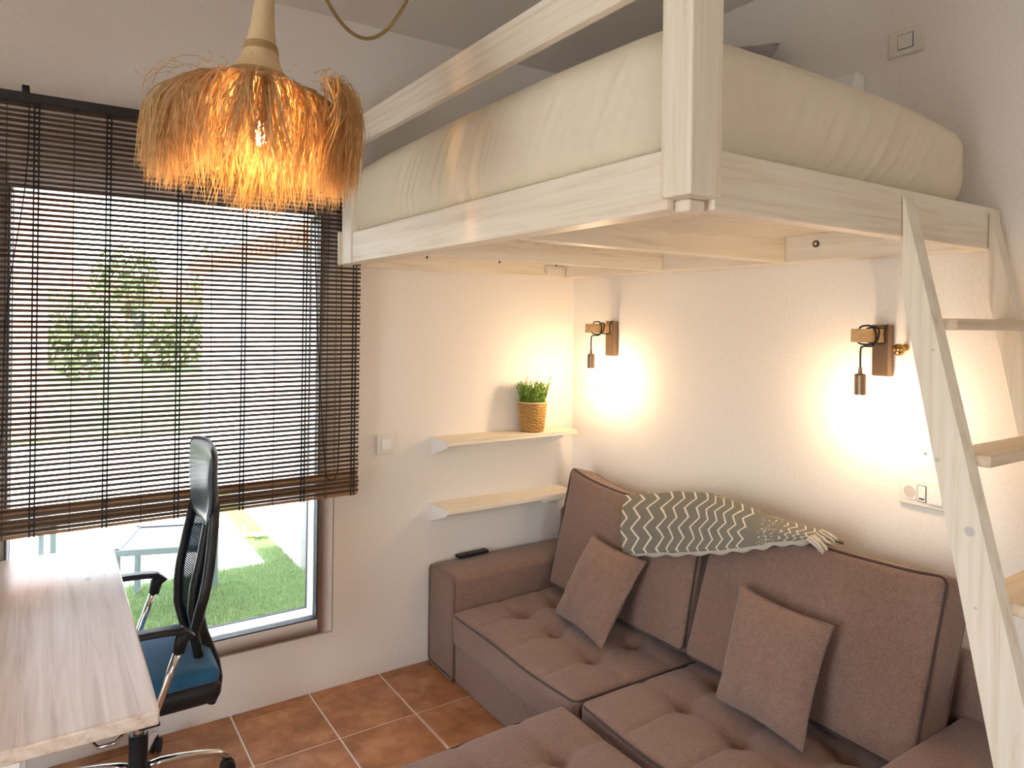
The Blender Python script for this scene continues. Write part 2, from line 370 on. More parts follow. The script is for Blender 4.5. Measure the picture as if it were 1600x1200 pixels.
# ================================================================== BLIND
bl = thing('roller_blind', (-1.93, -.06, .87), 'dark brown bamboo slat blind hanging in front of the window', 'blind')
BX0, BX1, BZ0, BZ1, BY = -2.80, -1.283, .8785, 2.395, -.10
build('head_rail', MB().box((BX0, BY-.012, BZ1), (BX1, BY+.03, BZ1+.032)), M_black, bl, bevel=.002)
PT = .01875; ns = int((BZ1-BZ0)/PT)
smesh = None
for k in range(ns):
    z = BZ1-.012-k*PT
    dy = .004*math.sin(k*1.7)
    if z < BZ0+.10: dy -= .012*(1-(z-BZ0)/.10)
    if smesh is None:
        o = build('slat', MB().box((BX0, -.002, -.0051), (BX1, .002, .0051)).xform(Matrix.Translation((0, BY+dy, z))), M_slat, bl, loc=((BX0+BX1)/2, BY+dy, z)); smesh = o.data
    else:
        o = bpy.data.objects.new('slat', smesh); COL.objects.link(o); o.parent = bl; o.location = Vector(((BX0+BX1)/2, BY+dy, z))-bl.location
    o.rotation_euler = (math.radians(random.uniform(-14, 14)), math.radians(random.uniform(-.10, .10)), 0)
for k in range(8):   # folded hem: lighter slats filling the gaps behind
    z = BZ0+.006+k*.0135
    build('hem_slat', MB().box((BX0, BY+.004, z-.0058), (BX1, BY+.009, z+.0058)), M_slat2, bl)
for x in (-2.4775, -2.2575, -2.0177, -1.778, -1.531, -1.311):
    for dx in (-.007, .007):
        build('ladder_cord', MB().box((x+dx-.0026, BY-.008, BZ0), (x+dx+.0026, BY-.005, BZ1+.01)), M_cordm, bl)
    m = MB()
    for k in range(0, ns): m.box((x-.007, BY-.009, BZ1-.012-k*PT-.0035), (x+.007, BY-.006, BZ1-.012-k*PT+.0015))
    o = build('cord_knots', m, M_cordm, bl); o['kind'] = 'stuff'
for x in (-2.563, -2.366, -2.139, -1.900, -1.6535, -1.4315):
    build('lift_cord', MB().box((x-.0013, BY-.0065, BZ0), (x+.0013, BY-.004, BZ1)), M_cordm, bl)
for x in (-2.514, -2.035, -1.56):
    build('hook', MB().box((x-.008, BY-.016, BZ1-.01), (x+.008, BY-.012, BZ1+.055)).box((x-.008, BY-.016, BZ1+.047), (x+.014, BY+.098, BZ1+.055)), M_black, bl)
cl = []
for k in range(41):
    t = k/40; 
    if t < .42: p = (-1.498+.062*(t/.42)**2, 2.38-(2.38-1.02)*(t/.42))
    elif t < .58: a = PI*(t-.42)/.16; p = (-1.436+.028*(1-math.cos(a)), 1.02-.065*math.sin(a))
    else: q = (t-.58)/.42; p = (-1.380-.012*q+.012*math.sin(q*PI), 1.02+1.36*q)
    cl.append((p[0], BY-.016, p[1]))
build('pull_cord', MB().tube(cl, .0024, 6), M_cordm, bl, smooth=True)
cl = [(-2.50-.10*(k/20)+.01*math.sin(k*.5), BY-.015, 2.38-1.5*k/20) for k in range(21)]
build('pull_cord', MB().tube(cl, .002, 6), M_cordm, bl, smooth=True)

# ================================================================== LOFT BED
L, W, ZB, ZT = 1.378, 2.097, 1.8926, 2.019
bed = thing('loft_bed', (-.69, -1.05, ZB), 'whitewashed wooden loft bed fixed high across the room corner', 'bed')
bv = .004
build('side_rail', MB().box((-L, -2.04, ZB), (-L+.045, -.25, ZT)), wood('y'), bed, bevel=bv)
build('front_rail', MB().box((-1.30, -W, ZB), (-.003, -W+.045, ZT)), wood('x'), bed, bevel=bv)
build('corner_post', MB().box((-1.398, -2.122, ZB+.02), (-1.305, -2.040, 2.62)).box((-1.360, -2.085, ZB-.006), (-1.312, -2.044, ZB+.02)), wood('z'), bed, bevel=.005)
build('end_post', MB().box((-1.385, -.25, ZB-.004), (-1.335, -.135, 2.60)), wood('z'), bed, bevel=.006)
build('end_block', MB().prism([(-.1345, ZB-.004), (-.123, ZB-.004), (-.123, ZB+.14), (-.128, ZB+.14), (-.1345, ZB+.125)], 'x', -1.398, -1.335), wood('z'), bed, bevel=.003)
build('guard_rail', MB().box((-L-.002, -2.045, 2.377), (-L+.028, -.14, 2.491)), wood('y'), bed, bevel=bv)
build('wall_ledger', MB().box((-1.335, -.045, ZB), (-.003, -.003, ZB+.10)), wood('x'), bed, bevel=.003)
build('wall_ledger', MB().box((-.105, -2.05, ZB), (-.003, -.047, ZB+.10)), wood('y'), bed, bevel=.003)
build('inner_ledger', MB().box((-1.333, -2.04, ZB+.004), (-1.29, -.047, ZB+.10)), wood('y'), bed, bevel=.003)
for y in (-.735, -1.372):
    build('joist', MB().box((-1.29, y-.045, ZB), (-.107, y, ZB+.099)), wood('x'), bed, bevel=.003)
build('base_panel', MB().box((-1.333, -2.05, ZB+.1005), (-.003, -.004, ZB+.1185)), wood('x'), bed)
for (x, y) in ((-.106, -1.545),):
    b = build('bolt', MB().lathe([(.0125, 0), (.0125, .004), (.009, .0055), (.009, .002), (.002, .002)], (0, 0, 0), 20, 'x').xform(Matrix.Translation((x-.001, y, ZB+.06)) @ Matrix.Scale(-1, 4, (1, 0, 0))), M_black, bed)
    build('bolt_head', MB().lathe([(.0075, 0), (.0075, .005)], (0, 0, 0), 6, 'x').xform(Matrix.Translation((x-.0055, y, ZB+.06))), M_chrome, b)
for x in (-.93, -.52, -.16):
    build('screw_hole', MB().lathe([(.006, 0), (.006, .001)], (x, -.0462, ZB+.062), 10, 'y'), M_black, bed)
cb = tag(build('cable_box', MB().box((-.235, -.066, ZB+.016), (-.112, -.0475, ZB+.058)), M_plastic, bevel=.003), 'small white cable box under the bed in the room corner', 'cable box')
for k in range(7): build('rib', MB().box((-.224+k*.015, -.0675, ZB+.022), (-.217+k*.015, -.065, ZB+.040)), M_frame, cb)

# mattress with fitted sheet
def wrk(q, nrm, u):
    # long slanting pulls on the sides, gathered near the rail; calmer on top
    side = 1-max(0, nrm.z)**2
    xs = abs(nrm.x) > abs(nrm.y)
    along = q.y if xs else q.x
    low = (1-(q.z+.17)/.34)
    sl = along+ (.55 if xs else -.62)*q.z*(1+.4*noise.noise(Vector((along*2, 0, 0))))
    a = noise.noise(Vector((sl*17, q.z*.9, 3.1 if xs else 9.4)))
    a = 1-abs(a)*2.6 if a > -.45 else -.2
    a2 = noise.noise(Vector((sl*36, q.z*2.2, 8.7)))
    env = max(0, .5+noise.noise(Vector((along*1.9+(4 if xs else 0), 1.5, .2)))*.9)
    d = side*((.012*max(-.3, a)*env + .007*a2*env)*(.45+.7*low)) + .004*noise.noise(q*2.6)
    q = q + nrm*d
    # edges are worn round and the far ends sag
    q.z -= .045*max(0, u[0])**3*max(0, u[2]) + .02*abs(u[1])**4*max(0, u[2])
    return q
mat_ = MB(); rbox(mat_, (-.715, -1.09, 2.162), (.655, .958, .172), .118, (120, 230, 26), (.016, .022, .022), disp=wrk, edge=6)
mo = build('mattress', mat_, M_sheet, loc=(-.715, -1.10, ZB+.1185), smooth=True)
tag(mo, 'thick mattress in a cream fitted sheet on the loft bed', 'mattress')
fold = []
for k in range(14):
    t = k/13; fold.append((-1.318-.008*math.sin(t*3), -2.03+.012*math.sin(t*5), 2.03+.265*t))
build('corner_fold', MB().tube(fold, [.004+.012*math.sin(min(1, k/12)*PI) for k in range(14)], 8), M_sheet, mo, smooth=True)
# grey pillow at the head of the bed against the wall
def pillow(name, corners, thick, m, parent=None, n=22, pinch=.07, pw=.55, loc=None, seam=None):
    A, B, C_, D_ = [Vector(c) for c in corners]   # TL TR BL BR
    nn = ((B-A)+(D_-C_)).cross((C_-A)+(D_-B)).normalized()
    mb = MB(); vs = []; fs = []
    for sgn in (1, -1):
        o = len(vs)
        for i in range(n+1):
            for j in range(n+1):
                u, v = -1+2*i/n, -1+2*j/n
                uu = u*(1-pinch*(1-v*v)); vv = v*(1-pinch*(1-u*u))
                s_, t_ = (uu+1)/2, (vv+1)/2
                p = (A*(1-s_)+B*s_)*(1-t_) + (C_*(1-s_)+D_*s_)*t_
                h = thick/2*((1-u*u)*(1-v*v))**pw
                h *= 1+.10*noise.noise(Vector((u*2.2, v*2.2, 5+sgn)))
                vs.append(p+nn*h*sgn + nn*.006*noise.noise(Vector((u*3, v*3, sgn*4.))))
        for i in range(n):
            for j in range(n):
                a = o+i*(n+1)+j; fs.append((a, a+1, a+n+2, a+n+1))
    mb.add(vs, fs); bo = build(name, mb, m, parent, loc=loc, smooth=True)
    if seam:
        path = []
        for a, b in (((-1, -1), (1, -1)), ((1, -1), (1, 1)), ((1, 1), (-1, 1)), ((-1, 1), (-1, -1))):
            for k in range(12):
                u = a[0]+(b[0]-a[0])*k/12; v = a[1]+(b[1]-a[1])*k/12
                uu = u*(1-pinch*(1-v*v)); vv = v*(1-pinch*(1-u*u)); s_, t_ = (uu+1)/2, (vv+1)/2
                path.append((A*(1-s_)+B*s_)*(1-t_)+(C_*(1-s_)+D_*s_)*t_)
        build('seam', MB().tube(path, .0028, 6, closed=True), seam, bo, smooth=True)
    return bo
tag(pillow('bed_pillow', [(-.07, -.72, 2.93), (-.09, -1.37, 2.745), (-.30, -.74, 2.37), (-.28, -1.38, 2.41)], .12, M_greyp, loc=(-.22, -1.17, 2.35)), 'grey linen pillow leaning on the wall at the back of the bed', 'pillow')
wlg = build('wall_ledge', MB().prism([(-.10, 2.44), (-.003, 2.44), (-.003, 2.555), (-.06, 2.555)], 'y', -1.66, -1.52), M_frame, bevel=.002)
tag(wlg, 'small white wall ledge peeking up behind the mattress', 'ledge')

# ================================================================== LADDER
lad = thing('loft_ladder', (-.31, -2.35, 0), 'whitewashed wooden step ladder leaning up to the loft bed', 'ladder')
def rear(z): return -2.095-.203*(1.767-z)
def front(z): return -2.101-.2366*(2.004-z)
for (x0, x1, yo) in ((-.575, -.522, 0), (-.085, -.030, 0)):
    P = [(rear(0), 0), (front(0), 0), (front(1.998), 1.998), (-2.098, 2.004), (-2.098, 1.75)]
    st = build('stringer', MB().prism([(p[0]+yo, p[1]) for p in P], 'x', x0, x1), wood('z'), lad, bevel=.005)
    if x0 < -.5:
        for (y, z, r) in ((-2.27, 1.165, .012), (-2.165, 1.335, .004), (-2.195, 1.325, .006), (-2.285, .985, .004), (-2.41, .70, .007), (-2.37, .62, .010), (-2.18, 1.60, .004)):
            build('screw_plug', MB().lathe([(r, 0), (r, .0012), (r*.5, .0016)], (x0-.0006, y, z), 14, 'x'), plain('wood_filler', (.56, .53, .48), .6), st)
    else:
        for (y, z) in ((-2.10, 1.66), (-2.20, 1.40)):
            build('screw_hole', MB().lathe([(.004, 0), (.004, .001)], (x0-.0005, y, z), 10, 'x'), M_bronze, st)
for z in (1.680, 1.345, 1.005, .665, .325):
    yb, yf = rear(z)-.005, front(z)-.035
    build('tread', MB().box((-.5215, yf, z-.030), (-.0855, yb, z)), wood('x', 'tread'), lad, bevel=.004)

# ================================================================== SCONCES
def sconce(label, y0, ysw=0):
    """y0 = window-side edge of the wall plate"""
    yc = y0-.029
    t = thing('wall_sconce', (0, yc, 1.573), label, 'wall lamp', 'sconces on the wall above the sofa')
    build('wall_plate', MB().box((-.036, yc-.029, 1.484), (-.001, yc+.029, 1.662)), M_bronze, t, bevel=.002)
    build('wooden_arm', MB().box((-.178, yc-.0225, 1.602), (-.036, yc+.0225, 1.647)), wood('x', 'honey'), t, bevel=.002)
    # cable: from plate along the arm, wound twice, down to the socket
    P = [(-.037, yc-.026, 1.66), (-.050, yc-.0265, 1.655), (-.056, yc-.027, 1.63), (-.055, yc-.026, 1.60), (-.06, yc, 1.596), (-.075, yc+.026, 1.605), (-.085, yc+.0265, 1.64), (-.088, yc, 1.652),
         (-.092, yc-.0265, 1.645), (-.102, yc-.028, 1.61), (-.118, yc-.02, 1.596), (-.128, yc+.02, 1.597), (-.128, yc+.0265, 1.62), (-.122, yc+.02, 1.653), (-.116, yc-.015, 1.656), (-.112, yc-.029, 1.63), (-.125, yc-.027, 1.592), (-.145, yc-.004, 1.588), (-.155, yc, 1.575), (-.1555, yc, 1.51)]
    Q = []
    for i in range(len(P)-1):
        p0, p1, p2, p3 = [Vector(P[max(0, min(len(P)-1, i+d))]) for d in (-1, 0, 1, 2)]
        for k in range(5):
            s = k/5; Q.append(.5*((2*p1)+(p2-p0)*s+(2*p0-5*p1+4*p2-p3)*s*s+(3*p1-p0-3*p2+p3)*s**3))
    Q.append(Vector(P[-1]))
    build('cable', MB().tube(Q, .0032, 8), M_cordm, t, smooth=True)
    cx, cz = -.1555, 1.425
    so_ = build('socket', MB().lathe([(.0175, 0), (.0185, .002), (.0185, .066), (.0165, .070), (.007, .072), (.0055, .092), (.003, .096)], (cx, yc, cz), 24), M_bronze, t, smooth=False)
    bu = build('bulb', MB().lathe([(.013, 0), (.0135, -.012), (.020, -.035), (.027, -.065), (.0285, -.082), (.026, -.098), (.018, -.110), (.006, -.1155)], (cx, yc, cz), 28), M_bulbglass, t, smooth=True)
    build('filament', MB().lathe([(.003, -.012), (.010, -.026), (.0170, -.055), (.0170, -.075), (.012, -.094), (.003, -.101)], (cx, yc, cz), 10), M_fil, bu, smooth=True)
    return t
sconce('bronze wall sconce with hanging bulb nearest the room corner', -.311)
sconce('bronze wall sconce with hanging bulb beside the ladder', -1.717)
hk = thing('coat_hook', (0, -1.815, 1.585), 'small brass coat hook on the wall between the sconce and ladder', 'hook')
build('stem', MB().lathe([(.012, -.001), (.012, -.004), (.006, -.006), (.006, -.03)], (0, -1.815, 1.585), 16, 'x'), M_brass, hk, smooth=True)
build('ball', MB().lathe([(.004, -.028), (.016, -.032), (.021, -.044), (.016, -.056), (.004, -.061)], (0, -1.815, 1.578), 18, 'x'), M_brass, hk, smooth=True)

# ================================================================== SHELVES, PLANT
def shelf(label, z):
    t = thing('wall_shelf', (-.49, -.085, z), label, 'shelf', 'whitewashed wall shelves beside the sofa')
    build('board', MB().box((-.868, -.172, z-.022), (-.100, -.001, z)), wood('x'), t, bevel=.002)
    for x0, x1 in ((-.875, -.8685), (-.205, -.187)):
        build('bracket', MB().prism([(-.001, z-.0225 if x0 > -.5 else z), (-.001, z-.085), (-.02, z-.085), (-.168, z-.030), (-.172, z-.0225 if x0 > -.5 else z-.003)], 'x', x0, x1), M_frame, t, bevel=.0015)
    return t
shelf('upper whitewashed wall shelf carrying the potted plant', 1.087)
shelf('lower empty whitewashed wall shelf behind the sofa arm', .765)
PX, PY, PZ = -.335, -.092, 1.087
pp = thing('potted_plant', (PX, PY, PZ), 'small green bushy plant in a woven basket pot on the shelf', 'potted plant')
NR, NS = 16, 20
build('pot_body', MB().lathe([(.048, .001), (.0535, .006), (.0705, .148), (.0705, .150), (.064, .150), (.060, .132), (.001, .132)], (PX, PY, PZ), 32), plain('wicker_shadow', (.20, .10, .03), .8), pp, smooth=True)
for r in range(NR):   # woven horizontal strands, alternately in and out
    z = .008+r*.0088; R0 = .0555+(z/.15)*.0165; path = []
    for k in range(NS*2):
        a = 2*PI*k/(NS*2); rr = R0+.0032*(1 if (k//2+r) % 2 else -1); path.append((PX+rr*math.cos(a), PY+rr*math.sin(a), PZ+z+.001*math.sin(k*2.3+r)))
    build('strand', MB().tube(path, .0036, 6, closed=True), M_wicker, pp, smooth=True)
build('rim', MB().tube([(PX+.073*math.cos(2*PI*k/36), PY+.073*math.sin(2*PI*k/36), PZ+.150) for k in range(36)], .0045, 8, closed=True), M_cane, pp, smooth=True)
build('soil', MB().lathe([(.062, .130), (.060, .137), (.002, .139)], (PX, PY, PZ), 24), M_soil, pp)
rnd = random.Random(3)
lf = MB(); stems = MB()
for s in range(105):
    a = rnd.uniform(0, 2*PI); r = .055*math.sqrt(rnd.random()); b0 = Vector((PX+r*math.cos(a), PY+r*math.sin(a), PZ+.13))
    hgt = rnd.uniform(.075, .125)*(1.2 if s in (3, 9, 20) else 1); lean = Vector((math.cos(a), math.sin(a), 0))*(.15+r*7)*rnd.uniform(.3, .9)
    tip = b0+Vector((0, 0, hgt))+lean*hgt*.8
    tip.y = min(tip.y, -.012)
    pts = [b0.lerp(tip, t)+Vector((0, 0, .01*math.sin(t*PI))) for t in (0, .25, .5, .75, 1)]
    stems.tube(pts, [.0016, .0014, .0012, .001, .0006], 5)
    nl = 13
    for k in range(nl):
        t = .12+.88*k/nl; p = b0.lerp(tip, t); aa = k*2.4+s; ln = rnd.uniform(.016, .026)*(1.15-.45*t)
        d = (Vector((math.cos(aa), math.sin(aa), .9+.5*t))+ (tip-b0).normalized()*.6).normalized(); sd = d.cross(Vector((0, 0, 1))).normalized()*ln*.26; nu = sd.cross(d).normalized()*.0015
        q = p+d*ln*.5
        if (p+d*ln).y > -.004: continue
        lf.add([p, q+sd, q-sd+Vector((0,0,0)), p+d*ln, q+nu*1.2], [(0, 1, 4), (0, 4, 2), (1, 3, 4), (4, 3, 2)])
o = build('stems', stems, M_leaf, pp); o['kind'] = 'stuff'
o = build('foliage', lf, M_leaf, pp); o['kind'] = 'stuff'

# ================================================================== SWITCHES, SOCKET
sw = thing('light_switch', (-1.117, 0, 1.076), 'square white light switch on the wall right of the blind', 'light switch')
build('plate', MB().box((-1.160, -.022, 1.030), (-1.074, -.001, 1.118)), M_plastic, sw, bevel=.004, bseg=3)
build('rocker', MB().box((-1.140, -.027, 1.050), (-1.094, -.0215, 1.098)), M_frame, sw, bevel=.002)
sw = thing('light_switch', (0, -1.805, 2.63), 'wide grey-white light switch high on the wall above the mattress', 'light switch')
build('plate', MB().box((-.010, -1.865, 2.585), (-.001, -1.745, 2.672)), M_plastic, sw, bevel=.003, bseg=3)
build('rocker_frame', MB().box((-.0105, -1.832, 2.603), (-.0095, -1.779, 2.655)), M_gasket, sw)
build('rocker', MB().box((-.0135, -1.830, 2.605), (-.010, -1.781, 2.653)), M_plastic, sw, bevel=.0015)
so2 = thing('wall_socket', (0, -1.885, 1.10), 'white double wall socket with switch partly behind the ladder', 'socket')
build('plate', MB().box((-.011, -1.968, 1.058), (-.001, -1.802, 1.147)), M_plastic, so2, bevel=.004, bseg=3)
build('socket_face', MB().box((-.013, -1.862, 1.078), (-.0105, -1.818, 1.128)), M_frame, so2, bevel=.001)
build('socket_well', MB().lathe([(.0195, -.0135), (.0195, -.0140), (.017, -.0138), (.0165, -.0115), (.001, -.0115)], (0, -1.840, 1.103), 28, 'x'), plain('socket_grey', (.55, .50, .45), .5), so2)
for dy in (-.009, .009):
    build('pin_hole', MB().lathe([(.0026, -.0117), (.0026, -.0121)], (0, -1.840+dy, 1.103), 10, 'x'), M_black, so2)
build('rocker_frame', MB().box((-.0118, -1.894, 1.075), (-.0106, -1.866, 1.130)), M_black, so2)
rk = build('rocker', MB().box((-.0145, -1.892, 1.077), (-.0115, -1.868, 1.128)), M_frame, so2, bevel=.001)
build('indicator', MB().box((-.0152, -1.889, 1.083), (-.0143, -1.872, 1.088)), M_black, rk)
build('rocker', MB().box((-.0165, -1.945, 1.075), (-.0108, -1.897, 1.130)), M_frame, so2, bevel=.0015)

# ================================================================== PENDANT LAMP
LX, LY = -2.035, -1.40
pl_ = thing('pendant_lamp', (LX, LY, 2.0), 'straw fringed pendant lamp glowing warm orange near the window', 'pendant lamp')
tilt = Matrix.Translation((LX, LY, 2.3)) @ Matrix.Rotation(math.radians(3.5), 4, 'Y') @ Matrix.Translation((-LX, -LY, -2.3))
def cone_r(z):
    pts = [(2.60, .017), (2.50, .018), (2.39, .021), (2.33, .026), (2.28, .0345), (2.245, .046), (2.215, .064), (2.195, .082), (2.186, .090)]
    for (z0, r0_), (z1, r1_) in zip(pts, pts[1:]):
        if z1 <= z <= z0: t = (z0-z)/(z0-z1); return r0_+(r1_-r0_)*t
    return .09
prof = []
z = 2.60
while z > 2.186:    # coiled cane: each coil a small bead in the profile
    prof += [(cone_r(z)-.0010, z), (cone_r(z)+.0012, z-.0028)]; z -= .0056
prof += [(.090, 2.186), (.084, 2.184)]
build('shade_cone', MB().lathe([(r, z) for r, z in prof], (LX, LY, 0), 40).xform(tilt), M_cane, pl_, smooth=True)
for z0, z1 in ((2.287, 2.268), (2.217, 2.203)):
    bd = []
    for k in range(7):
        zz = z0+(z1-z0)*k/6; bd.append((cone_r(zz)+.0022+(.0008 if k % 2 else 0), zz))
    build('woven_band', MB().lathe(bd, (LX, LY, 0), 40).xform(tilt), M_caneband, pl_, smooth=True)
# open shade frame: rings
for z, r in ((2.184, .090), (2.165, .150), (2.10, .178)):
    build('frame_ring', MB().tube([(LX+r*math.cos(2*PI*k/40), LY+r*math.sin(2*PI*k/40), z) for k in range(40)], .003, 6, closed=True).xform(tilt), M_cane, pl_, smooth=True)
build('bulb_holder', MB().lathe([(.018, 2.185), (.018, 2.135), (.014, 2.130)], (LX, LY, 0), 18), M_blackp, pl_, smooth=True)
pb = build('bulb', MB().lathe([(.013, 2.132), (.014, 2.12), (.026, 2.10), (.030, 2.08), (.026, 2.06), (.012, 2.048)], (LX, LY, 0), 24), M_bulbglass, pl_, smooth=True)
build('filament', MB().lathe([(.004, 2.115), (.012, 2.10), (.016, 2.08), (.012, 2.062), (.004, 2.055)], (LX, LY, 0), 10), M_pfil, pb, smooth=True)
rnd = random.Random(11)
fr_ = MB()
def strand(a, r1, z1, out, drop, wid, curl, lift=0):
    pts = []; n = 6
    ca, sa = math.cos(a), math.sin(a)
    for k in range(n+1):
        t = k/n
        rr = r1+out*math.sin(min(1, t*1.7)*PI/2)
        zz = z1 + lift*math.sin(min(1, t*2.2)*PI) - drop*t**1.25
        aa = a+curl*t*t
        pts.append(Vector((LX+rr*math.cos(aa), LY+rr*math.sin(aa), zz)))
    th = rnd.uniform(0, PI)
    vs = []
    for k, p in enumerate(pts):
        d = (pts[min(n, k+1)]-pts[max(0, k-1)]).normalized(); sx = d.cross(Vector((ca, sa, .2))).normalized(); sy = d.cross(sx)
        w_ = wid*(1 if k < n-1 else (.7 if k == n-1 else .25)); s_ = (sx*math.cos(th)+sy*math.sin(th))*w_
        vs += [p-s_, p+s_]
    fr_.add(vs, [(2*k, 2*k+1, 2*k+3, 2*k+2) for k in range(n)])
CLU = [(rnd.uniform(0, 2*PI), rnd.uniform(-.02, .03), rnd.uniform(-.03, .03), rnd.uniform(-.25, .25)) for _ in range(150)]
for i in range(3600):
    ck = CLU[rnd.randrange(150)]; a = ck[0]+rnd.gauss(0, .035)
    # thinner on the camera-left front so that the bulb shows through
    da = math.atan2(math.sin(a-math.radians(-112)), math.cos(a-math.radians(-112)))
    if abs(da) < .55 and rnd.random() < .40: continue
    layer = rnd.random()
    lump = .5+.5*math.sin(a*3+.7)
    if layer < .62:
        strand(a, rnd.uniform(.085, .125), 2.186-rnd.uniform(0, .015), rnd.uniform(.060, .095)+.02*lump+ck[1], rnd.uniform(.16, .205)+.03*(1-lump)+ck[2], rnd.uniform(.0009, .002), ck[3]+rnd.uniform(-.08, .08), rnd.uniform(0, .012))
    elif layer < .9:
        strand(a, rnd.uniform(.15, .175), 2.16-rnd.uniform(0, .03), rnd.uniform(.010, .045), rnd.uniform(.12, .20)+.03*(1-lump), rnd.uniform(.0009, .0018), rnd.uniform(-.3, .3), rnd.uniform(0, .01))
    else:
        strand(a, rnd.uniform(.09, .16), 2.17, rnd.uniform(.03, .08), rnd.uniform(.21, .245), rnd.uniform(.0008, .0016), rnd.uniform(-.5, .5))
for i in range(420):   # loose tuft sticking out on the right
    a = rnd.gauss(math.radians(-28), .22)
    strand(a, rnd.uniform(.17, .19), 2.19+rnd.uniform(-.015, .02), rnd.uniform(.015, .062), rnd.uniform(.10, .23), rnd.uniform(.0008, .0016), rnd.uniform(-.3, .3), rnd.uniform(.005, .028))
for i in range(60):
    strand(rnd.uniform(0, 2*PI), rnd.uniform(.15, .18), 2.18, rnd.uniform(.05, .085), rnd.uniform(.04, .18), .0007, rnd.uniform(-.6, .6), rnd.uniform(.0, .03))
fo = build('straw_fringe', fr_.xform(tilt), M_straw, pl_); fo['kind'] = 'stuff'
cp = [(LX-.012, LY, 2.60), (LX-.014, LY, 2.8), (LX-.015, LY, H-.03)]
hA, hB = Vector((LX+.0, LY+.02, H-.02)), Vector((-1.52, -1.33, H-.02))
sw_ = []
for k in range(33):
    t = k/32; p = hA.lerp(hB, t); p.z = H-.02-.605*(1-(2*t-1)**2)**.85; sw_.append(p)
build('hanging_cord', MB().tube(cp, .0045, 8), M_rope, pl_, smooth=True)
build('swag_cord', MB().tube(sw_, .0048, 8), M_rope, pl_, smooth=True)
for p in (hA, hB): build('ceiling_hook', MB().lathe([(.004, 0), (.004, .012), (.014, .014), (.014, .019)], (p.x, p.y, H-.0195), 14), M_brass, pl_)

# ================================================================== SOFA
sf = thing('corner_sofa', (-.45, -1.15, 0), 'taupe brown fabric sofa with tufted seats along the right wall', 'sofa')
def piping(name, path, m, parent, r=.0048): return build(name, MB().tube(path, r, 7, closed=True), m, parent, smooth=True)
def arm(y0, y1):
    yc = (y0+y1)/2; hy = abs(y1-y0)/2
    a = build('arm', rbox(MB(), (-.455, yc, .2425), (.425, hy, .2375), .028, (10, 4, 6), (0.002, .003, .006)), M_sofa, sf, smooth=True)
    P = rrect(hy-.004, .2335, .03)
    piping('piping', [(-.878, yc+u, .2425+v) for u, v in P], M_pipe2, a, .0045)
arm(-.012, -.262); arm(-2.045, -2.30)
build('base', MB().box((-.872, -2.043, .004), (-.06, -.264, .188)), M_sofa, sf, bevel=.012, bseg=3)
build('back_frame', rbox(MB(), (-.060, -1.155, .33), (.045, 1.135, .325), .03, (2, 20, 8)), M_sofa, sf, smooth=True)
for x in (-.84, -.10):
    for y in (-.05, -2.26): build('foot', MB().lathe([(.018, 0), (.022, .006)], (x, y, 0), 14), M_blackp, sf)
TUFT = []
def seat_cushion(parent, x0, x1, y0, y1, z0, z1, tx, ty, creases=True, frontside='x0'):
    """boxed cushion with tufted top; x0<x1, y0<y1"""
    cx, cy = (x0+x1)/2, (y0+y1)/2; hx, hy, hz = (x1-x0)/2, (y1-y0)/2, (z1-z0)/2
    def dsp(q, nrm, u):
        X, Y = cx+q.x, cy+q.y
        if nrm.z > .2:
            d = 0
            for a in tx:
                for b in ty:
                    r2 = (X-a)**2+(Y-b)**2; d -= .030*math.exp(-r2/.0016)+.016*math.exp(-r2/.0085)
            # seams from the buttons out to the front edge and along the rows
            fx = min(tx)
            for b in ty:
                wv = b+.018*math.sin((X-fx)*9)
                if X < fx: d -= .0075*math.exp(-((Y-wv)/.010)**2)*min(1, (X-x0)/.03)
                else: d -= .006*math.exp(-((Y-b)/.02)**2)
            for a in tx: d -= .006*math.exp(-((X-a)/.02)**2)
            q = q+Vector((0, 0, d*nrm.z+.022*nrm.z*(1-u[0]**4)*(1-u[1]**4)))
        elif abs(nrm.z) < .5:
            q = q+nrm*.004*noise.noise(Vector((X*6, Y*6, q.z*8)))
        q.z += .004*math.sin(Y*11+X*5)*max(0, nrm.z)
        return q
    c = build('seat_cushion', rbox(MB(), (cx, cy, (z0+z1)/2), (hx, hy, hz), .022, (64, 88, 5), (.010, .008, 0), disp=dsp, edge=4), M_sofa, parent, smooth=True)
    P = rrect(hx-.003, hy-.003, .03, 5, 14)
    piping('piping', [(cx+u*(1+.010*(1-(v/hy)**2)/hx), cy+v*(1+.006*(1-(u/hx)**2)), z1-.012+.004*math.sin((cy+v)*11+(cx+u)*5)) for u, v in P], M_pipe, c, .0042)
    return c
seat_cushion(sf, -.892, -.20, -1.160, -.268, .186, .335, (-.64, -.42), (-.465, -.70, -.94))
seat_cushion(sf, -.885, -.20, -2.040, -1.178, .186, .338, (-.60, -.38), (-1.385, -1.62, -1.85))
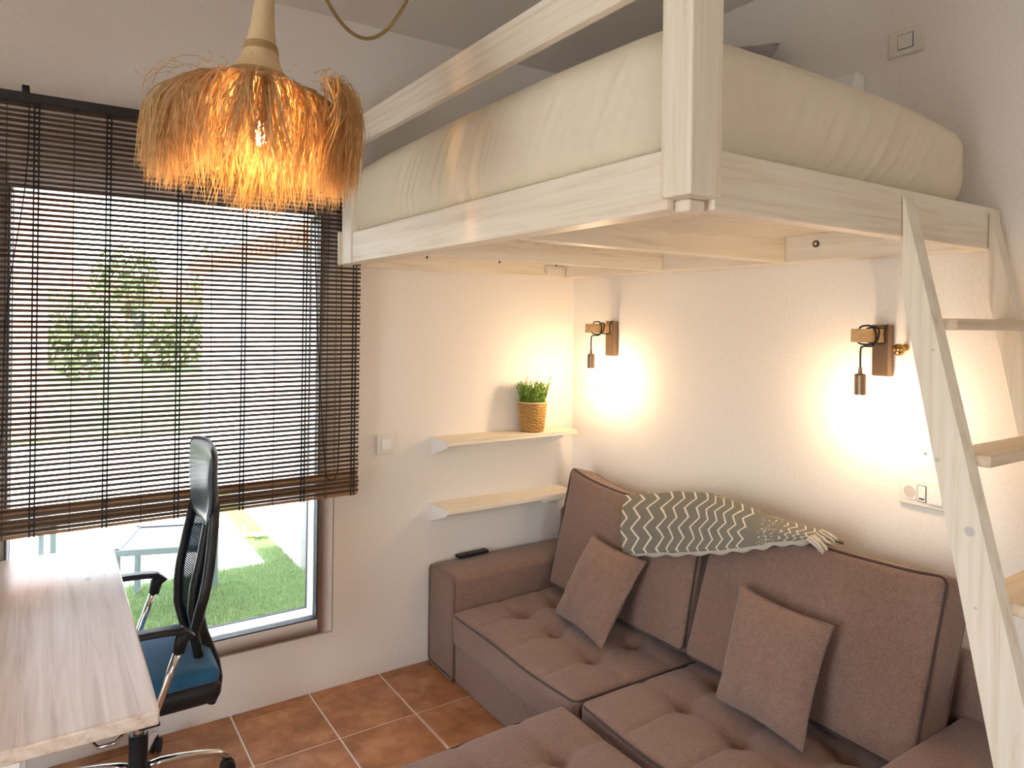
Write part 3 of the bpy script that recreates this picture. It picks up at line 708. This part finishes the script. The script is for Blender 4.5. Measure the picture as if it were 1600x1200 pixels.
# back cushions
def back_cushion(y0, y1, sag, tw):
    yc = (y0+y1)/2; hy = abs(y1-y0)/2; lean = math.radians(15.5); hh = .280; th = .082
    ax_h = Vector((math.sin(lean), 0, math.cos(lean))); ax_t = Vector((-math.cos(lean), 0, math.sin(lean)))
    org = Vector((-.228, yc, .628))
    Mx = Matrix(((ax_t.x, 0, ax_h.x), (ax_t.y, 1, ax_h.y), (ax_t.z, 0, ax_h.z)))
    def dsp(q, nrm, u):
        v = q.copy()
        v.z -= sag*(1-u[1]**2)*max(0, u[2])**2
        v.y += tw*u[2]
        v.z += .012*abs(u[1])**6*max(0, u[2])**3
        v += nrm*.007*noise.noise(Vector((q.x*3, (q.y+yc)*4.2, q.z*4.2)))
        return v
    c = build('back_cushion', rbox(MB(), org, (th, hy, hh), .026, (5, 36, 26), (.034, .006, .004), M=Mx, disp=dsp, edge=4), M_sofa, sf, smooth=True)
    for s, mm in ((1, M_pipe), (-1, M_pipe)):
        P = rrect(hy-.004, hh-.004, .03, 5, 12); path = []
        for u, v in P:
            uu, vv = u/hy, v/hh
            q = Vector((s*(th-.008), u, v)); q.z -= sag*(1-uu*uu)*max(0, vv)**2; q.y += tw*vv; q.z += .012*abs(uu)**6*max(0, vv)**3
            path.append(org+Mx @ q)
        piping('piping', path, M_pipe2 if s < 0 else M_pipe, c, .0048)
    return c
back_cushion(-.295, -1.165, .040, .012)
back_cushion(-1.195, -2.055, .012, -.012)

ot = thing('ottoman', (-1.35, -1.60, 0), 'matching tufted taupe ottoman pushed up to the sofa front', 'ottoman')
build('base', MB().box((-1.80, -2.045, .02), (-.955, -1.165, .19)), M_sofa, ot, bevel=.015, bseg=3)
seat_cushion(ot, -1.82, -.935, -2.055, -1.150, .188, .335, (-1.60, -1.36, -1.13), (-1.375, -1.60, -1.83))
for x in (-1.75, -1.0):
    for y in (-1.22, -1.99): build('foot', MB().lathe([(.02, 0), (.024, .021)], (x, y, 0), 14), M_blackp, ot)
# throw pillows (TL, TR, BL, BR)
tag(pillow('throw_pillow', [(-.385, -.635, .70), (-.365, -.965, .672), (-.55, -.585, .368), (-.595, -.955, .362)], .13, M_sofa, loc=(-.55, -.77, .36), seam=M_pipe2), 'small taupe throw pillow on the left sofa seat', 'throw pillow', 'taupe throw pillows')
tag(pillow('throw_pillow', [(-.385, -1.443, .737), (-.385, -1.805, .722), (-.52, -1.46, .376), (-.53, -1.80, .372)], .13, M_sofa, loc=(-.52, -1.63, .36), seam=M_pipe2), 'larger taupe throw pillow on the right sofa seat near the ladder', 'throw pillow', 'taupe throw pillows')
rm = thing('remote_control', (-.66, -.035, .483), 'slim black remote control lying on the sofa arm', 'remote control')
RM = Matrix.Translation((-.66, -.048, .4955)) @ Matrix.Rotation(math.radians(3), 4, 'Z')
build('body', MB().box((-.088, -.020, -.007), (.088, .020, .008)).xform(RM), M_blackp, rm, bevel=.004)
for i in range(7):
    for j in (-1, 0, 1): build('button', MB().lathe([(.004, .008), (.0035, .0098)], (-.065+i*.02, j*.011, 0), 8).xform(RM), plain('button_grey', (.05, .05, .055), .5), rm)

# ------------------------------------------------------------------ throw blanket draped over the back cushions
tb = thing('throw_blanket', (-.26, -1.15, .80), 'grey and cream zigzag throw draped over the sofa back', 'throw blanket')
TOP = [(-.711, .882), (-.992, .950), (-1.196, .990), (-1.320, .981), (-1.462, .966), (-1.567, .960), (-1.678, .960)]
BOT = [(-.819, .664), (-1.032, .727), (-1.198, .780), (-1.339, .823), (-1.466, .867), (-1.566, .910), (-1.645, .934)]
HX = [(-.362, 0), (-.362, 0), (-.357, 0), (-.347, 0), (-.328, 0), (-.303, 0), (-.278, 0)]
def lerpc(A, t):
    x = t*(len(A)-1); i = min(len(A)-2, int(x)); f = x-i; return A[i][0]*(1-f)+A[i+1][0]*f, A[i][1]*(1-f)+A[i+1][1]*f
NU, NV = 90, 34
def blanket_pt(u, v, off=0):
    """u along the sofa, v 0 = back over the top, .35 = crest, 1 = front hem"""
    ty, tz = lerpc(TOP, u); by, bz = lerpc(BOT, u)
    xb = lerpc(HX, u)[0]
    if v < .35:
        s = v/.35; a = PI/2*s
        x = -.09-.160*math.sin(a); z = tz-.060+.060*(1-(1-s)**2); y = ty+.02*(1-s)
    else:
        s = (v-.35)/.65; x = -.250+(xb+.250)*s-.024*math.sin(s*PI); z = tz+(bz-tz)*s**1.12; y = ty+(by-ty)*s
    wv = noise.noise(Vector((u*5, v*3, 1.7)))*.008+noise.noise(Vector((u*14, v*2.5, 6.)))*.004*(.3+v)
    return Vector((x-abs(off)*0+wv*.8, y, z+wv+off))
mb = MB(); vs = []; uvs = []
for i in range(NU+1):
    for j in range(NV+1):
        u, v = i/NU, j/NV; vs.append(blanket_pt(u, v)); uvs.append((u, v*.36))
fs = [(i*(NV+1)+j, (i+1)*(NV+1)+j, (i+1)*(NV+1)+j+1, i*(NV+1)+j+1) for i in range(NU) for j in range(NV)]
mb.add(vs, fs); bo = build('top_fold', mb, M_throw, tb, smooth=True)
uvl = bo.data.uv_layers.new(name='UVMap')
base = wpos(tb)
for li, lp in enumerate(bo.data.loops): uvl.data[li].uv = uvs[lp.vertex_index]
sd = bo.modifiers.new('thick', 'SOLIDIFY'); sd.thickness = .012; sd.offset = -1
# lining fold peeking out under the front hem
mb = MB(); vs = []
for i in range(NU+1):
    for j in range(7):
        u = i/NU; p = blanket_pt(u, 1-.16*(1-j/6)); by_ = p.copy(); p.x += .012; p.z -= .016*(j/6)+.004*math.sin(u*55)*(j/6); vs.append(p)
fs = [(i*7+j, (i+1)*7+j, (i+1)*7+j+1, i*7+j+1) for i in range(NU) for j in range(6)]
lo_ = build('under_fold', mb.add(vs, fs), M_lining, tb, smooth=True); sd = lo_.modifiers.new('thick', 'SOLIDIFY'); sd.thickness = .010; sd.offset = 0
rnd = random.Random(5)
for k in range(12):
    p = blanket_pt(.99, .25+.75*k/11); q = [p+Vector((0, 0, .002))]
    d = Vector((rnd.uniform(-.25, .1), -1, rnd.uniform(-.35, .05))).normalized()
    for s in range(1, 6): q.append(p+d*s*.012+Vector((rnd.uniform(-.003, .003), 0, -.0015*s*s*.4)))
    build('tassel', MB().tube(q, [.0045, .004, .005, .0045, .004, .002], 6), M_tassel, tb, smooth=True)

# ================================================================== DESK
dk = thing('desk', (-2.60, -.69, 0), 'pale solid wood desk standing against the window', 'desk')
DZ = .787
build('desk_top', MB().box((-3.02, -1.352, DZ-.034), (-2.222, -.012, DZ)), wood('y', 'desk'), dk, bevel=.006, bseg=3)
for y in (-1.10, -.28):
    build('leg', MB().box((-2.53, y-.02, 0), (-2.48, y+.02, DZ-.075)), M_frame, dk, bevel=.003)
    build('leg', MB().box((-2.98, y-.02, 0), (-2.93, y+.02, DZ-.075)), M_frame, dk, bevel=.003)
    build('cross_bar', MB().box((-3.0, y-.025, DZ-.075), (-2.40, y+.025, DZ-.0345)), M_frame, dk, bevel=.003)
    build('foot_bar', MB().box((-2.93, y-.015, .10), (-2.53, y+.015, .14)), M_frame, dk, bevel=.003)

# ================================================================== OFFICE CHAIR (faces the desk, i.e. -x)
CX, CY = -2.165, -.385
oc = thing('office_chair', (CX, CY, 0), 'black mesh office chair with blue seat and chrome arms at the desk', 'office chair')
ps = math.radians(0.5); EX = Vector((math.cos(ps), math.sin(ps), 0)); EY = Vector((-math.sin(ps), math.cos(ps), 0)); OC = Vector((CX, CY, 0))
def cpt(f, s, z): return OC-EX*f+EY*s+Vector((0, 0, z))     # f forward (to the desk), s towards the window
MC = Matrix(((-EX.x, EY.x, 0, OC.x), (-EX.y, EY.y, 0, OC.y), (0, 0, 1, 0), (0, 0, 0, 1)))
def cb_(name, mb, m, parent=None, **k):
    mb.xform(MC); return build(name, mb, m, parent or oc, **k)
for k in range(5):
    a = PI+k*2*PI/5; ca, sa = math.cos(a), math.sin(a)
    pts = [(r*ca, r*sa, z) for r, z in ((.025, .115), (.07, .118), (.13, .112), (.20, .100), (.255, .086), (.285, .066), (.29, .055))]
    lg = cb_('base_leg', MB().tube(pts, [.016, .0155, .015, .014, .013, .012, .010], 10), M_chrome, smooth=True)
    cb_('caster', MB().lathe([(.010, -.022), (.024, -.020), (.026, -.006), (.020, -.003), (.020, .003), (.026, .006), (.024, .020), (.010, .022)], (0, 0, 0), 18, 'y').xform(Matrix.Translation((.29*ca, .29*sa, .0265)) @ Matrix.Rotation(a, 4, 'Z')), M_blackp, lg, smooth=False)
cb_('gas_sleeve', MB().lathe([(.034, .085), (.034, .12), (.030, .125), (.030, .232), (.026, .236), (.017, .236)], (0, 0, 0), 24), M_blackp)
cb_('piston', MB().lathe([(.017, .23), (.017, .29), (.0185, .292), (.0185, .30), (.017, .302), (.017, .375)], (0, 0, 0), 24), M_chrome)
cb_('tilt_mechanism', MB().box((-.11, -.07, .362), (.10, .07, .400)), M_blackp, bevel=.01)
lv = [(.02, -.04, .372), (.03, -.11, .368), (.045, -.17, .352), (.085, -.205, .335), (.13, -.195, .33), (.15, -.15, .335), (.15, -.06, .36)]
cb_('adjust_lever', MB().tube(lv, .0055, 8), M_chrome, smooth=True)
cb_('seat_shell', rbox(MB(), (.02, 0, .420), (.242, .234, .040), .036, (8, 8, 2), (0, 0, .006)), M_blackp, smooth=True)
cb_('seat_cushion', rbox(MB(), (.02, 0, .472), (.236, .228, .026), .025, (14, 14, 3), (.006, .006, .016)), M_seat, smooth=True)
def bx_(z):    # back profile: forward coordinate of the back at height z
    P = [(.36, -.225), (.42, -.205), (.50, -.180), (.60, -.155), (.70, -.165), (.80, -.185), (.95, -.208), (1.02, -.214), (1.12, -.210), (1.22, -.216)]
    for (z0, f0), (z1, f1) in zip(P, P[1:]):
        if z0 <= z <= z1: t = (z-z0)/(z1-z0); return f0+(f1-f0)*t
    return P[0][1] if z < .36 else P[-1][1]
def hw_(z):
    P = [(.50, .115), (.58, .150), (.66, .195), (.74, .225), (.84, .215), (.94, .185), (1.02, .165)]
    for (z0, f0), (z1, f1) in zip(P, P[1:]):
        if z0 <= z <= z1: t = (z-z0)/(z1-z0); return f0+(f1-f0)*t
    return P[0][1] if z < .5 else P[-1][1]
zs = [.50+.52*i/20 for i in range(21)]
edge = [(bx_(z)+.012, hw_(z), z) for z in zs]
path = edge+[(p[0], -p[1], p[2]) for p in reversed(edge)]
cb_('back_frame', MB().tube(path, .017, 10, closed=True), M_blackp, smooth=True)
# mesh panel: real open weave, joined strips
mp = MB(); NW, NHh = 64, 72
def mpt(s, t):
    z = .505+.51*t; h = hw_(z)-.004; return Vector((bx_(z)+.012-.022*(1-s*s), s*h, z))
for i in range(NW+1):
    s = -1+2*i/NW
    for j in range(24):
        a, b = mpt(s, j/24), mpt(s, (j+1)/24); d = Vector((0, .0034, 0)); mp.add([a-d, a+d, b+d, b-d], [(0, 1, 2, 3)])
for j in range(NHh+1):
    t = j/NHh
    for i in range(12):
        a, b = mpt(-1+2*i/12, t), mpt(-1+2*(i+1)/12, t); d = Vector((0, 0, .0033)); o_ = Vector((.0006, 0, 0)); mp.add([a-d+o_, a+d+o_, b+d+o_, b-d+o_], [(0, 1, 2, 3)])
o = cb_('mesh_panel', mp, straw_mat('back_mesh', (.006, .010, .016), (.010, .015, .024), 0)); o['kind'] = 'stuff'
hd = MB(); NZ, NY = 20, 20; vs = []
def hpt(s, t, side):
    """headrest pad: pointed towards its lower end, rounded top"""
    z = .955+.252*t; w_ = .208*(1-max(0, .42-t)**1.6*1.25)*(1-max(0, t-.86)**2*9)
    zz = z-.030*(1-s*s)*(1-t)**2+.012*(1-s*s)*t
    th = .026*((1-s**4)*(1-abs(2*t-1)**4))**.5
    return Vector((bx_(z)+.022-.02*(1-s*s)+(th if side > 0 else -th*.7), s*w_, zz))
for side in (1, -1):
    for i in range(NZ+1):
        for j in range(NY+1): vs.append(hpt(-1+2*j/NY, i/NZ, side))
fs = []
for q in (0, (NZ+1)*(NY+1)):
    for i in range(NZ):
        for j in range(NY): a = q+i*(NY+1)+j; fs.append((a, a+1, a+NY+2, a+NY+1))
cb_('headrest', hd.add(vs, fs), M_leather, smooth=True)
cb_('headrest_piping', MB().tube([hpt(s, t, 0)+Vector((.003, 0, 0)) for s, t in [(-1+2*k/10, 0) for k in range(11)]+[(1, k/10) for k in range(1, 10)]+[(1-2*k/10, 1) for k in range(11)]+[(-1, 1-k/10) for k in range(1, 10)]], .005, 6, closed=True), M_blackp, smooth=True)
sp = [(bx_(z)-.012-.018*max(0, (.7-z)/.4), 0, z) for z in (1.10, 1.0, .9, .8, .7, .62, .54, .48, .42)]+[(-.240, 0, .36), (-.238, 0, .31), (-.232, 0, .272)]
cb_('spine', MB().prism([(-.001, 0), (0, 0)], 'z', 0, 0) if False else MB().tube(sp, [.012, .016, .02, .022, .024, .026, .028, .030, .030, .029, .026, .014], 12).xform(Matrix.Identity(4)), M_blackp, smooth=True)
cb_('spine_bracket', MB().tube([(-.225, 0, .40), (-.17, 0, .385), (-.08, 0, .382)], [.026, .03, .03], 10), M_blackp, smooth=True)
for s in (-1, 1):
    sx = .283*s
    ap = [(-.100, .668), (-.08, .676), (-.04, .681), (.02, .684), (.09, .680), (.15, .668), (.19, .648), (.205, .628)]
    pad = MB(); vs = []
    for f, z in ap:
        w_ = .026 if f > -.095 else .020
        vs += [(f, sx-w_, z-.010), (f, sx+w_, z-.010), (f, sx+w_*.85, z+.009), (f, sx-w_*.85, z+.009)]
    n = len(ap); fs = [(0, 3, 2, 1), ((n-1)*4, (n-1)*4+1, (n-1)*4+2, (n-1)*4+3)]
    for i in range(n-1): fs += [(i*4+k, i*4+(k+1) % 4, i*4+4+(k+1) % 4, i*4+4+k) for k in range(4)]
    ar = cb_('armrest', pad.add(vs, fs), M_blackp, bevel=.006, bseg=3)
    cb_('arm_socket', MB().tube([(-.105, sx, .668), (-.085, sx, .645), (-.078, sx, .605)], [.028, .022, .018], 12), M_blackp, ar, smooth=True)
    cb_('arm_post', MB().tube([(-.080, sx, .62), (-.045, sx, .52), (-.01, sx*.98, .42), (.0, sx*.93, .402)], .0125, 12), M_chrome, ar, smooth=True)
    cb_('arm_mount', MB().box((-.03, sx*.5, .385), (.03, sx*.97, .398)), M_blackp, ar, bevel=.003)

# ================================================================== OUTSIDE
G0 = -.005
lawn = struct('floor_garden', MB().box((-14, .22, -.3), (16, 60, G0-.003)), plain('lawn_soil', (.22, .30, .13), .95, bscale=8))
struct('floor_yard_unseen', MB().box((-30, -30, -.3), (XW-.2, .22, G0-.02)).box((XW-.2, -30, -.3), (16, YS-.2, G0-.02)), M_pave)  # unseen paved ground, added to bounce daylight into the room
lawn['label'] = 'green garden lawn beyond the window'
pv = struct('floor_patio', MB().box((-9, 1.80, G0-.05), (-1.19, 7.6, G0+.002)).box((-1.19, 4.2, G0-.05), (6, 7.6, G0+.0015)), M_pave)
rnd = random.Random(21); gm = MB()
def turf(n, x0, x1, y0, y1):
    for _ in range(n):
        x, y = rnd.uniform(x0, x1), rnd.uniform(y0, y1); a = rnd.uniform(0, 2*PI); h = rnd.uniform(.014, .032); w_ = .0016; ln = rnd.uniform(0, .016); b = rnd.uniform(0, 2*PI)
        dx, dy = math.cos(a)*w_, math.sin(a)*w_; lx, ly = math.cos(b)*ln, math.sin(b)*ln
        gm.add([(x-dx, y-dy, G0-.004), (x+dx, y+dy, G0-.004), (x+lx*.4+dx, y+ly*.4+dy, G0+h*.65), (x+lx*.4-dx, y+ly*.4-dy, G0+h*.65), (x+lx, y+ly, G0+h)], [(0, 1, 2, 3), (3, 2, 4)])
turf(42000, -2.75, -1.02, .60, 1.80); turf(6000, -1.19, -1.02, 1.8, 3.6)
g_ = build('grass', gm, straw_mat('turf_blade', (.24, .36, .15), (.40, .50, .27), .35)); g_['kind'] = 'stuff'; g_['label'] = 'short green artificial turf outside the window'; g_['category'] = 'grass'
# white neighbouring house wing running away from the window on the right
hw = thing('house_wing', (-.5, 3.0, 0), 'white rendered house wing with tiled eave outside the window', 'building')
build('wall', MB().box((-.995, .45, -.1), (4, 5.35, 2.12)), M_white_ext, hw)
build('eave', MB().box((-1.12, .30, 2.12), (4, 5.5, 2.17)), M_roof, hw)
for k in range(34):
    y = .35+k*.152
    build('roof_tile', MB().tube([(-1.14, y, 2.19), (-.45, y, 2.33)], .062, 8), M_roof, hw)
build('grey_strip', MB().box((-1.03, 1.55, -.02), (-.994, 2.35, 2.119)), plain('flat_grey', (.52, .52, .53), .9), hw)  # plain grey strip set flat against the white wall
# brick porch
bp = thing('brick_porch', (-2.6, 8.1, 0), 'brick porch pillar with heavy brick beam in the garden', 'porch')
build('pillar', MB().box((-2.80, 8.0, 0), (-2.43, 8.37, 2.06)), M_brick, bp)
build('beam', MB().box((-6.0, 7.98, 2.06), (-2.15, 8.40, 3.35)), M_brick, bp)
build('plinth', MB().box((-2.86, 7.95, 0), (-2.37, 8.42, .10)), M_brick, bp, bevel=.01)
def bush(name, label, c, r, hgt, n, seed, m=M_hedge, trunk=0):
    rr = random.Random(seed); t = thing(name, (c[0], c[1], 0), label, 'shrub' if not trunk else 'tree')
    mb = MB()
    for _ in range(n):
        d = Vector((rr.gauss(0, 1), rr.gauss(0, 1), rr.gauss(0, 1))).normalized(); k = rr.random()**.4
        p = Vector((c[0]+d.x*r*k, c[1]+d.y*r*k*.8, trunk+hgt/2+d.z*hgt/2*k)); s = rr.uniform(.08, .17); a = Vector((rr.gauss(0, 1), rr.gauss(0, 1), rr.gauss(0, 1))).normalized(); b = a.orthogonal().normalized(); e = a.cross(b)
        mb.add([p+b*s, p+e*s*.5, p-b*s, p-e*s*.5], [(0, 1, 2, 3)])
    o = build('foliage', mb, m, t); o['kind'] = 'stuff'
    build('trunk', MB().tube([(c[0], c[1], -.05), (c[0]+.05, c[1], (trunk+hgt*.5)*.5), (c[0], c[1], trunk+hgt*.55)], [.12 if trunk else .05, .09 if trunk else .04, .03], 8), M_trunk, t)
bush('garden_shrub', 'low round shrub at the garden edge left of the red house', (-1.9, 17.5), 1.1, 2.3, 900, 1)
bush('garden_shrub', 'wide bushy shrub in front of the red roofed house', (.6, 20.5), 1.3, 1.9, 900, 2)
bush('garden_shrub', 'dark shrub beside the white house wing corner', (2.6, 18), 1.1, 2.0, 800, 3)
bush('garden_tree', 'slim green garden tree rising above the shrubs', (-.2, 24), 1.2, 2.4, 800, 4, trunk=1.6)
bush('garden_tree', 'tree half hidden behind the white house eave', (2.9, 23), 1.5, 2.8, 900, 6, trunk=1.4)
fh = thing('far_house', (2, 30, 0), 'far house with low red tiled roof beyond the lawn', 'building')
build('wall', MB().box((-3.5, 30, 0), (9, 36, 2.3)), plain('ochre_render', (.55, .38, .30), .9), fh)
build('roof', MB().prism([(29.5, 2.3), (36.5, 2.3), (33, 3.3)], 'x', -4, 9.5), M_roof, fh)
for x in (-1.8, .2, 2.2, 4.2):
    wd_ = build('window', MB().box((x, 29.96, .8), (x+.9, 30.02, 1.9)), M_frame, fh); build('pane', MB().box((x+.08, 29.94, .88), (x+.82, 29.97, 1.82)), M_gasket, wd_)
# garden chairs
def garden_seat(name, label, cat, cx, cy, rot, back):
    t = thing(name, (cx, cy, 0), label, cat)
    Mg = Matrix.Translation((cx, cy, 0)) @ Matrix.Rotation(rot, 4, 'Z')
    def gb(n_, mb, m, **k): return build(n_, mb.xform(Mg), m, t, **k)
    for sx, sy in ((-1, -1), (-1, 1), (1, -1), (1, 1)):
        hz = .92 if (sx < 0 and back) else .40
        gb('leg', MB().box((sx*.215-.016, sy*.215-.016, 0), (sx*.215+.016, sy*.215+.016, hz)), M_garden, bevel=.004)
    gb('seat_frame', MB().box((-.23, -.235, .365), (.235, -.205, .40)).box((-.23, .205, .365), (.235, .235, .40)).box((.205, -.205, .365), (.235, .205, .40)).box((-.23, -.205, .365), (-.20, .205, .40)), M_garden, bevel=.003)
    gb('seat_sling', MB().box((-.20, -.205, .385), (.205, .205, .393)), M_sling)
    if not back: return t
    gb('back_sling', MB().box((-.222, -.20, .46), (-.214, .20, .90)), M_sling)
    gb('back_rail', MB().box((-.23, -.20, .90), (-.20, .20, .92)), M_garden)
    return t
garden_seat('garden_stool', 'low grey metal garden stool just outside the window glass', 'garden stool', -1.84, 1.37, math.radians(-19), False)
garden_seat('garden_chair', 'grey garden chair on the patio beyond the desk', 'garden chair', -2.64, 2.08, math.radians(8), True)
ty = thing('garden_toy', (-1.15, 2.38, G0), 'small white and orange toy lying on the turf', 'toy')
build('body', MB().tube([(-1.20, 2.40, .03), (-1.16, 2.37, .035), (-1.11, 2.33, .03)], [.012, .02, .012], 10), plain('toy_orange', (.75, .38, .10), .5), ty, smooth=True)
build('wing', rbox(MB(), (-1.10, 2.31, .045), (.045, .028, .012), .011, (4, 4, 2)), plain('toy_white', (.85, .82, .75), .5), ty, smooth=True)
build('fin', MB().tube([(-1.195, 2.40, .03), (-1.19, 2.42, .075), (-1.185, 2.43, .11)], [.007, .008, .004], 8), plain('toy_white', (.85, .82, .75), .5), ty, smooth=True)
